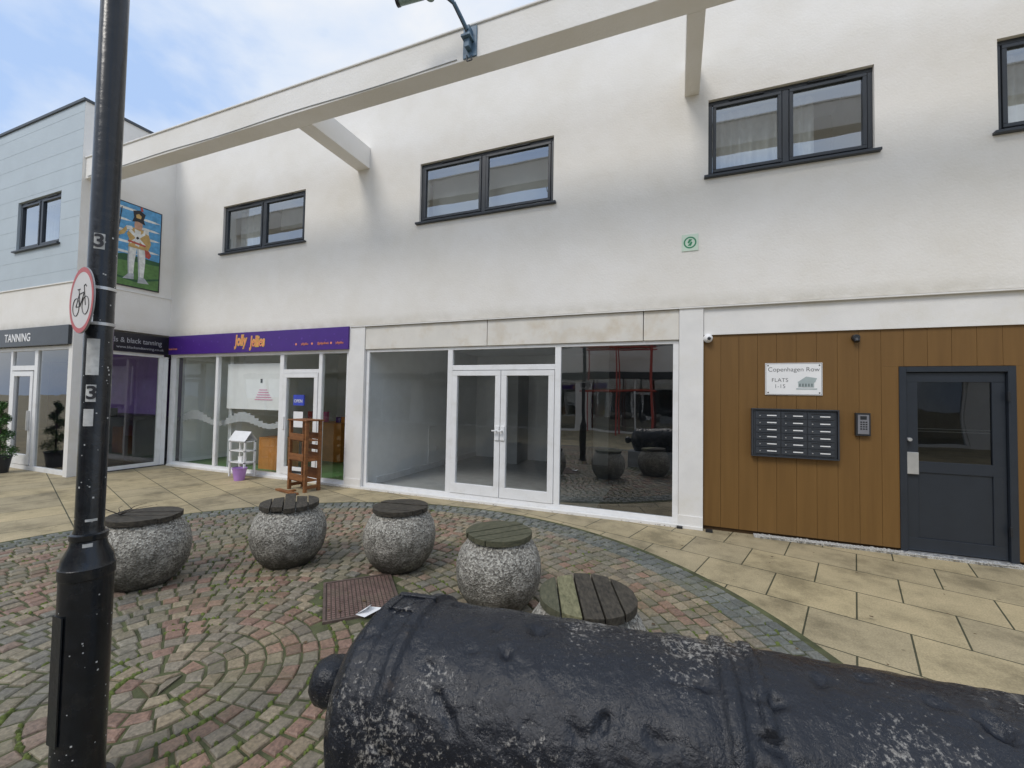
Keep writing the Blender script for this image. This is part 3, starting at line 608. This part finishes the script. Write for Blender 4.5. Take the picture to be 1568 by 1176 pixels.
for (x,y,rot,style,sd) in seats:
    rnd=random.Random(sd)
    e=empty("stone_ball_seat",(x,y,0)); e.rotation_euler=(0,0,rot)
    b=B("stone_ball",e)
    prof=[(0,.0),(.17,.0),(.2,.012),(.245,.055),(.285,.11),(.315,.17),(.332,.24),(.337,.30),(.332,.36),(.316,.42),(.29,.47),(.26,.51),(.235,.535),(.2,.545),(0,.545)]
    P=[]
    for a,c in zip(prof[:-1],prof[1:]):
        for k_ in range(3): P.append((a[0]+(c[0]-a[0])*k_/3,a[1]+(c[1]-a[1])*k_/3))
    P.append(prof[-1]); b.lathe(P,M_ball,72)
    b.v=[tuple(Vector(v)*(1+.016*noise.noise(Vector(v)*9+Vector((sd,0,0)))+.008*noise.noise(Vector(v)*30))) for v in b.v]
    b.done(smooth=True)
    pb=B("seat_planks",e); R=.262; n_=5; wd=2*R/n_
    for k_ in range(n_):
        u0=-R+k_*wd+.005; u1=-R+(k_+1)*wd-.005
        pts=[]; N=8; cut=rnd.uniform(-.008,.004)
        for j in range(N+1):
            u=u0+(u1-u0)*j/N; pts.append((math.sqrt(max(0,R*R-u*u))+cut,u))
        for j in range(N,-1,-1):
            u=u0+(u1-u0)*j/N; pts.append((-math.sqrt(max(0,R*R-u*u))-cut,u))
        mt=M_lid; dz=rnd.uniform(-.004,.004); tilt=0
        if style==2 and k_==3: mt=M_lidg
        if style==2 and k_==4: mt=M_lidh
        if style==3: mt=M_lidh
        if style==1 and k_==2: tilt=.05
        if style==1 and k_==3: tilt=-.04
        i=len(pb.v); q=len(pts)
        for zz in (.548,.590):
            for p_ in pts: pb.v.append((p_[0],p_[1],zz+dz+tilt*p_[0]+(abs(tilt)*.2)))
        km=pb.m(mt)
        pb.f.append([i+j for j in range(q)]); pb.mi.append(km); pb.f.append([i+q+j for j in range(q)][::-1]); pb.mi.append(km)
        for j in range(q): pb.f.append([i+j,i+q+j,i+q+(j+1)%q,i+(j+1)%q]); pb.mi.append(km)
        if tilt==0:
            for sx in(-.1,.1): pb.cyl((sx,(u0+u1)/2,.585+dz),(sx,(u0+u1)/2,.5912+dz),.004,.004,M_dark,8)
    o=pb.done(bevel=.004,seg=1)
    bm=bmesh.new(); bm.from_mesh(o.data); bmesh.ops.remove_doubles(bm,verts=bm.verts,dist=1e-5); bmesh.ops.recalc_face_normals(bm,faces=bm.faces); bm.to_mesh(o.data); bm.free()
tw=B("fallen_twig"); M_tw=mat("twig_bark",(.05,.04,.03),.9)
for k_ in range(6):
    a=Vector((-4.36,2.12,.598)); d=Vector((math.cos(k_*1.1+1.5),math.sin(k_*1.1+1.5)*.6,.15+.08*k_)).normalized()*.13; tw.cyl(a,a+d,.004,.002,M_tw,6); tw.cyl(a+d,a+d*1.5+Vector((.03,.02,-.01)),.002,.001,M_tw,6)
tw.done()
# ---------------------------------------------------------------- cannon
def cannonmat():
    m,n,l,b=nt("black_painted_iron")
    tc=n.new("ShaderNodeTexCoord")
    n1=n.new("ShaderNodeTexNoise"); n1.inputs["Scale"].default_value=26; n1.inputs["Detail"].default_value=6; n1.inputs["Roughness"].default_value=.6; l.new(tc.outputs["Object"],n1.inputs["Vector"])
    n2=n.new("ShaderNodeTexNoise"); n2.inputs["Scale"].default_value=85; n2.inputs["Detail"].default_value=5; n2.inputs["Roughness"].default_value=.72; l.new(tc.outputs["Object"],n2.inputs["Vector"])
    n3=n.new("ShaderNodeTexNoise"); n3.inputs["Scale"].default_value=4.5; n3.inputs["Detail"].default_value=5; l.new(tc.outputs["Object"],n3.inputs["Vector"])
    r=ramp(n,[(.0,(.006,.008,.013)),(.625,(.010,.012,.018)),(.65,(.10,.095,.09)),(.76,(.30,.285,.26))])
    a=n.new("ShaderNodeMath"); a.operation='MULTIPLY_ADD'; a.inputs[1].default_value=.75; a.inputs[2].default_value=-.37; l.new(n3.outputs["Fac"],a.inputs[0])
    ad=n.new("ShaderNodeMath"); ad.operation='ADD'; l.new(a.outputs[0],ad.inputs[0]); l.new(n2.outputs["Fac"],ad.inputs[1])
    l.new(ad.outputs[0],r.inputs["Fac"])
    # rusty worn patches
    n6=n.new("ShaderNodeTexNoise"); n6.inputs["Scale"].default_value=13; n6.inputs["Detail"].default_value=9; n6.inputs["Roughness"].default_value=.75; l.new(tc.outputs["Object"],n6.inputs["Vector"])
    r6=ramp(n,[(.62,(0,0,0)),(.74,(.7,.7,.7))]); l.new(n6.outputs["Fac"],r6.inputs["Fac"])
    mx=n.new("ShaderNodeMix"); mx.data_type='RGBA'; l.new(r6.outputs["Color"],mx.inputs[0]); l.new(r.outputs[0],mx.inputs[6]); mx.inputs[7].default_value=(.065,.048,.035,1)
    l.new(mx.outputs[2],b.inputs["Base Color"])
    rr=ramp(n,[(.42,(.20,.20,.20)),(.62,(.42,.42,.42))]); l.new(n6.outputs["Fac"],rr.inputs["Fac"]); l.new(rr.outputs[0],b.inputs["Roughness"])
    b.inputs["Specular IOR Level"].default_value=.45
    s=n.new("ShaderNodeMath"); s.operation='MULTIPLY_ADD'; s.inputs[1].default_value=.2; l.new(n2.outputs["Fac"],s.inputs[0]); l.new(n1.outputs["Fac"],s.inputs[2])
    bp=n.new("ShaderNodeBump"); bp.inputs["Strength"].default_value=.75; bp.inputs["Distance"].default_value=.012; l.new(s.outputs[0],bp.inputs["Height"]); l.new(bp.outputs[0],b.inputs["Normal"])
    return m
M_can=cannonmat()
A0=Vector((-1.0,1.183,.648)); dirn=Vector((.9965,.07,.05)).normalized()
cn=empty("cannon",A0)
prof=[(-.185,0.001),(-.182,.03),(-.165,.062),(-.14,.078),(-.11,.083),(-.08,.076),(-.055,.058),(-.04,.048),(-.025,.050),(-.015,.075),(-.002,.125),(.02,.185),(.05,.235),(.085,.272),(.115,.292),(.118,.303),(.15,.306),(.175,.303),(.178,.298),(.235,.300),(.24,.308),(.27,.308),(.275,.294),(.30,.290),(.6,.284),(1.115,.272),(1.12,.285),(1.15,.286),(1.155,.274),(1.19,.272),(1.195,.281),(1.215,.281),(1.22,.268),(2.1,.225),(2.11,.24),(2.15,.24),(2.16,.215),(2.55,.195),(2.62,.215),(2.70,.245),(2.76,.235),(2.78,.2),(2.78,.085),(2.4,.08),(2.4,.001)]
P=[prof[0]]
for a,c in zip(prof[:-1],prof[1:]):
    L_=math.hypot(c[0]-a[0],c[1]-a[1]); k=max(1,int(L_/.010))
    if a[0]>1.3: k=max(1,int(L_/.05))
    for j in range(1,k+1): P.append((a[0]+(c[0]-a[0])*j/k,a[1]+(c[1]-a[1])*j/k))
n_=220; vs=[];fs_=[]
u_=dirn.cross(Vector((0,0,1))).normalized(); v_=u_.cross(dirn)
for s_,r_ in P:
    for j in range(n_):
        t=2*math.pi*j/n_; nrm=u_*math.cos(t)+v_*math.sin(t); q=dirn*s_+nrm*r_
        dd=0
        if r_>.02: dd=.004*noise.noise(q*9)+.0034*noise.noise(q*24)+.0018*noise.noise(q*55)
        pit=noise.noise(q*17+Vector((5,5,5)))
        if pit>.36 and r_>.1: dd-=(pit-.36)*.045
        vs.append(tuple(q+nrm*dd))
for a in range(len(P)-1):
    for j in range(n_): fs_.append([a*n_+j,a*n_+(j+1)%n_,(a+1)*n_+(j+1)%n_,(a+1)*n_+j])
me=bpy.data.meshes.new("barrel"); me.from_pydata(vs,[],fs_); me.polygons.foreach_set("use_smooth",[True]*len(me.polygons)); me.materials.append(M_can); me.update()
o=bpy.data.objects.new("barrel",me); o.parent=cn; COL.objects.link(o)
bm=bmesh.new(); bm.from_mesh(me); bmesh.ops.recalc_face_normals(bm,faces=bm.faces); bm.to_mesh(me); bm.free()
vp=B("vent_patch",cn); vp.box(-.055,.055,-.045,.04,-.02,.006,M_can); vp.box(-.07,.07,.03,.05,-.02,.014,M_can); vp.box(-.06,-.046,-.05,.03,-.02,.011,M_can); vp.cyl((0,-.01,.0),(0,-.01,.010),.012,.012,M_dark,12)
o=vp.done(bevel=.006,seg=3)
rm=Matrix((dirn,-u_,v_)).transposed().to_4x4(); o.matrix_local=Matrix.Translation(dirn*.205+v_*.300)@rm
tr=B("trunnions",cn)
c0=dirn*1.42-v_*.04
tr.cyl(c0-u_*.40,c0+u_*.40,.065,.065,M_can,40); o=tr.done(smooth=False,bevel=.006)
M_conc=mat("grey_concrete",(.34,.36,.38),.85,var=.15,scale=5,bump=.4,bscale=70)
cb=B("concrete_cradle",cn)
def wbox(x0,x1,y0,y1,z0,z1,mt): cb.box(x0-A0.x,x1-A0.x,y0-A0.y,y1-A0.y,z0-A0.z,z1-A0.z,mt)
wbox(-1.08,1.9,.95,1.5,0.0,.41,M_conc); wbox(-.75,-.45,.98,1.46,.41,.46,M_conc); wbox(1.0,1.3,1.0,1.56,.41,.52,M_conc)
cb.done(bevel=.012)
# ---------------------------------------------------------------- lamp post
PX,PY=-2.27,1.0
M_pole=mat("black_post_paint",(.009,.011,.014),.24,var=.3,scale=25,bump=.15,bscale=35,dirt=(.026,.025,.024),dscale=14)
e=empty("lamp_post",(PX,PY,0)); b=B("shaft",e)
b.lathe([(0,0),(.115,0),(.115,.03),(.088,.04),(.084,.1),(.084,.88),(.088,.885),(.088,.925),(.084,.93),(.080,.96),(.060,1.005),(.056,1.03),(.060,1.035),(.060,1.055),(.050,1.06),(.046,1.08),(.046,3.6),(.042,3.62),(.042,5.6),(.0,5.6)],M_pole,48)
b.box(-.03,.035,-.087,-.082,.25,.75,M_pole)
o=b.done(smooth=True); o.data.set_sharp_from_angle(angle=math.radians(35))
b=B("lantern",e); b.cyl((0,0,5.55),(.5,0,5.75),.03,.025,M_pole,16); b.box(.45,.95,-.1,.1,5.7,5.82,M_pole); b.box(.5,.9,-.08,.08,5.68,5.70,M_white); b.done(bevel=.02)
def patch(t0,t1,z0,z1,r,mt,name):
    b=B(name,e); n=8
    for j in range(n+1):
        t=t0+(t1-t0)*j/n; b.v+=[(r*math.cos(t),r*math.sin(t),z0),(r*math.cos(t),r*math.sin(t),z1)]
    for j in range(n): b.f.append([2*j,2*j+2,2*j+3,2*j+1]); b.mi.append(b.m(mt))
    return b.done(smooth=True)
cd=math.atan2(-PY,-PX)
M_stk=mat("worn_sticker",(.60,.60,.58),.6,var=.2,scale=40,dirt=(.20,.20,.19),dscale=20)
patch(cd-.65,cd+.1,2.235,2.30,.0472,M_stk,"number_sticker"); patch(cd-.7,cd+.0,1.60,1.67,.0472,M_stk,"number_sticker"); patch(cd-.8,cd+.1,1.71,1.86,.0472,M_stk,"worn_poster"); patch(cd-.8,cd-.1,1.50,1.57,.0472,M_stk,"worn_sticker")
patch(cd-.3,cd+.5,1.11,1.120,.0472,M_stk,"tape_scrap"); patch(cd-.3,cd+.2,1.01,1.025,.061,M_stk,"tape_scrap")
rnd=random.Random(2)
for k_ in range(80):
    t=cd+rnd.uniform(-1.3,1.3); z=rnd.uniform(.15,2.3); r_=.0845 if z<.88 else (.0465 if z>1.09 else 0)
    if r_: s=rnd.uniform(.001,.0045); patch(t,t+s/r_*1.5,z,z+s*1.6,r_,M_stk,"paint_chip")
for z,tx in ((2.267,"3"),(1.635,"3")):
    a=cd-.28; text("number",tx,.075,(.0482*math.cos(a),.0482*math.sin(a),z),(math.radians(90),0,a+math.pi/2),M_ink,e,ext=.0005,off=.002)
def band(z,name="clip_band"):
    b=B(name,e); b.lathe([(.0475,z-.007),(.0495,z-.006),(.0495,z+.006),(.0475,z+.007)],M_steel,40); b.done(smooth=False)
band(2.075); band(1.925)
beta=math.radians(-8)
e=empty("no_cycling_sign",(-2.235,PY-.075,2.01)); e.rotation_euler=(0,0,beta)
b=B("disc",e); M_rr=mat("red_reflective",(.50,.05,.045),.4,var=.1); M_sw=mat("sign_white",(.70,.67,.65),.45,var=.06)
R=.135
b.cyl((0,0,0),(0,.004,0),R,R,mat("sign_grey_back",(.35,.36,.37),.5),56)
for a in range(56):
    t0=2*math.pi*a/56;t1=2*math.pi*(a+1)/56
    b.poly([(r_*math.cos(t),-.0015,r_*math.sin(t)) for r_,t in((.114,t0),(.114,t1),(R-.002,t1),(R-.002,t0))],M_rr)
b.poly([(.114*math.cos(2*math.pi*a/56),-.0012,.114*math.sin(2*math.pi*a/56)) for a in range(56)],M_sw)
b.box(-.03,.03,.0042,.028,.045,.085,M_steel); b.box(-.03,.03,.0042,.028,-.085,-.045,M_steel)
b.done()
b=B("bicycle_symbol",e); yy=-.002
for cx in(-.052,.052): b.tube([(cx+.036*math.cos(t*math.pi/12),yy,-.025+.036*math.sin(t*math.pi/12)) for t in range(25)],.0015,M_ink,6)
b.tube([(x,yy,z) for x,z in [(-.052,-.025),(-.02,.025),(.035,.03),(-.005,-.025),(-.052,-.025)]],.0016,M_ink,6); b.tube([(x,yy,z) for x,z in ((-.005,-.025),(-.026,.045),(-.04,.046),(-.012,.046))],.0016,M_ink,6); b.tube([(x,yy,z) for x,z in ((.052,-.025),(.03,.055),(.045,.06),(.055,.05))],.0016,M_ink,6)
b.done()
# ---------------------------------------------------------------- CCTV on the beam
e=empty("security_camera",(-2.32,4.35,5.88)); b=B("bracket",e); M_cb=mat("blue_grey_galvanised",(.10,.17,.24),.5,var=.2,scale=20)
b.box(-.09,.09,-.02,0,-.17,.20,M_cb); b.box(-.03,.03,-.10,-.02,-.10,.16,M_cb); b.box(-.06,.06,-.14,-.02,.0,.03,M_cb)
b.tube([(0,-.10,.10),(-.03,-.20,.18),(-.07,-.30,.27),(-.16,-.38,.33),(-.32,-.40,.35)],.024,M_cb,12)
b.tube([(.03,-.03,-.17),(.05,-.05,-.24),(-.01,-.06,-.25),(-.03,-.03,-.15)],.009,M_dark,8)
b.tube([(.02,-.12,.02),(-.02,-.23,.12),(-.06,-.34,.22),(-.15,-.42,.28)],.008,M_dark,8)
b.done(bevel=.004,seg=1)
b=B("camera_head",e); M_cam=mat("camera_housing",(.22,.30,.27),.4)
b.cyl((-.32,-.40,.42),(-.32,-.40,.31),.055,.05,M_cam,24); b.cyl((-.32,-.40,.36),(-.42,-.42,.36),.03,.03,M_cam,20)
b.cyl((-.40,-.42,.36),(-.68,-.48,.33),.045,.05,M_cam,28); b.cyl((-.68,-.48,.33),(-.72,-.487,.325),.055,.055,M_dark,28)
b.box(-.70,-.42,-.50,-.40,.405,.415,M_cam)
b.done(bevel=.004,seg=1)
cb2=B("beam_cable",bld); cb2.tube([(x,4.343,5.73+.01*math.sin(x*2.1)) for x in [-10.5+.4*k_ for k_ in range(21)]],.006,M_intg,6); cb2.done()
# ---------------------------------------------------------------- shop clutter
e=empty("wooden_display_stand",(-5.95,5.42,0)); e.rotation_euler=(0,0,math.radians(-12)); b=B("stand",e)
for x in(-.24,.24):
    b.box(x-.025,x+.025,-.12,-.07,0,1.18,M_pallet); b.box(x-.025,x+.025,.12,.17,0,1.18,M_pallet); b.box(x-.02,x+.02,-.07,.12,.05,.1,M_pallet)
for z in(.18,.52,.86):
    b.box(-.22,.22,-.135,-.115,z,z+.11,M_pallet); b.box(-.215,.215,-.11,.15,z-.02,z-.002,M_pallet); b.box(-.22,.22,.175,.19,z,z+.11,M_pallet)
for k_ in range(4): b.box(-.215,.215,.172,.186,.28+.2*k_,.36+.2*k_,M_pallet)
b.box(-.28,.28,-.14,.2,1.182,1.205,M_pallet); b.box(-.30,.30,-.3,-.23,.0,.03,M_pallet); b.box(-.03,.03,-.3,-.12,.0,.028,M_pallet)
b.done(bevel=.003,seg=1)
e=empty("white_plant_stand",(-7.78,5.66,0)); b=B("stand",e)
for x in(-.2,.2):
    for y in(-.1,.1): b.box(x-.015,x+.015,y-.015,y+.015,.036,.72,M_white)
for z in(.30,.52,.70): b.box(-.215,.215,-.115,.115,z,z+.018,M_white)
b.poly([(-.23,-.13,.72),(.23,-.13,.72),(.23,0,.9),(-.23,0,.9)],M_white); b.poly([(-.23,.13,.72),(-.23,0,.9),(.23,0,.9),(.23,.13,.72)],M_white)
b.poly([(-.215,-.115,.72),(-.215,.115,.72),(-.215,0,.88)],M_white)
b.box(-.05,.05,-.05,.05,.318,.42,M_paper); b.done()
e=empty("purple_bucket",(-7.62,5.5,0)); b=B("bucket",e); M_bk=mat("lilac_plastic",(.45,.25,.6),.4)
b.lathe([(0,.0),(.085,0),(.12,.22),(.128,.22),(.128,.235),(.115,.235),(.08,.02),(0,.02)],M_bk,32); b.done(smooth=False)
e=empty("topiary_plant",(-12.25,3.98,0)); b=B("pot",e); b.lathe([(0,0),(.13,0),(.17,.3),(.18,.3),(.18,.33),(.15,.33),(.14,.28),(0,.28)],M_dark,32); b.cyl((0,0,.28),(0,0,1.2),.02,.012,M_tw,8); b.done()
b=B("foliage",e); L1=mat("leaf_dark",(.03,.09,.02),.6,var=.4,scale=30); L2=mat("leaf_light",(.08,.19,.04),.6,var=.4,scale=30); rnd=random.Random(3)
for k_ in range(4600):
    s=rnd.random(); z=.36+s*1.0; ang=s*2*math.pi*3.2; rad=.20*(1-s)+.03
    q=math.sqrt(rnd.random())
    tube=.115*(1-.5*s)
    c=Vector((math.cos(ang)*rad*.7,math.sin(ang)*rad*.7,z))+Vector((rnd.gauss(0,1),rnd.gauss(0,1),rnd.gauss(0,.7))).normalized()*tube*q*1.1
    u=Vector((rnd.uniform(-1,1),rnd.uniform(-1,1),rnd.uniform(-1,1))).normalized()*.014; v=u.orthogonal().normalized()*.009
    b.poly([c-u,c+v,c+u,c-v],L1 if rnd.random()<.65 else L2)
b.done()
lf=B("leaf_litter"); M_lf=mat("dead_leaf",(.12,.08,.04),.9,var=.4); rnd=random.Random(11)
for k_ in range(200):
    x=rnd.uniform(-7,2.5); y=rnd.choice([rnd.uniform(1.5,5.8),5.82]); s=rnd.uniform(.006,.018); t=rnd.random()*6
    lf.poly([(x+s*math.cos(t+a)*(1 if a%2 else .6),y+s*math.sin(t+a),.024+.004*rnd.random()) for a in (0,1.5,3.1,4.7)],M_lf)
lf.done()
# ---------------------------------------------------------------- world, sun, camera
wd=bpy.data.worlds.new("World"); sc.world=wd; wd.use_nodes=True; n=wd.node_tree.nodes; l=wd.node_tree.links
bg=n["Background"]; bg.inputs[1].default_value=.13
sk=n.new("ShaderNodeTexSky"); sk.sky_type='NISHITA'; sk.sun_disc=False; sk.sun_elevation=math.radians(48); sk.sun_rotation=math.radians(200); sk.air_density=1.2; sk.dust_density=1.5
tc=n.new("ShaderNodeTexCoord"); mp=n.new("ShaderNodeMapping"); mp.inputs["Scale"].default_value=(1,1,1.8); mp.inputs["Location"].default_value=(.3,.1,.2); l.new(tc.outputs["Generated"],mp.inputs[0])
no=n.new("ShaderNodeTexNoise"); no.inputs["Scale"].default_value=2.3; no.inputs["Detail"].default_value=7; no.inputs["Roughness"].default_value=.52; no.inputs["Distortion"].default_value=.2; l.new(mp.outputs[0],no.inputs["Vector"])
rc=ramp(n,[(.38,(3.7,5.1,7.7)),(.50,(6.2,6.9,8.0)),(.62,(7.5,7.7,8.0))]); l.new(no.outputs["Fac"],rc.inputs["Fac"])
mx=n.new("ShaderNodeMix"); mx.data_type='RGBA'; mx.inputs[0].default_value=.88; l.new(sk.outputs[0],mx.inputs[6]); l.new(rc.outputs["Color"],mx.inputs[7]); l.new(mx.outputs[2],bg.inputs[0])
su=bpy.data.lights.new("sun",'SUN'); su.energy=1.45; su.angle=math.radians(20); su.color=(1,.95,.88)
so=bpy.data.objects.new("sun",su); COL.objects.link(so)
el=math.radians(48); az=math.radians(200); sd=Vector((math.sin(az)*math.cos(el),math.cos(az)*math.cos(el),math.sin(el)))
so.rotation_euler=sd.to_track_quat('Z','Y').to_euler(); so.location=sd*30
yaw=math.radians(21.4); pt=math.radians(1.8); rl=math.atan(.018)
Rr=Vector((math.cos(yaw),math.sin(yaw),0)); F=Vector((-math.sin(yaw)*math.cos(pt),math.cos(yaw)*math.cos(pt),math.sin(pt))); U=Rr.cross(F)
cr_=Rr*math.cos(rl)+U*math.sin(rl); cu=-Rr*math.sin(rl)+U*math.cos(rl)
cam=bpy.data.cameras.new("camera"); cam.sensor_width=36; cam.lens=36*640/1568; cam.clip_start=.02; cam.clip_end=600
co=bpy.data.objects.new("camera",cam); COL.objects.link(co)
M4=Matrix((cr_,cu,-F)).transposed().to_4x4(); M4.translation=Vector((0,0,1.65)); co.matrix_world=M4
sc.camera=co
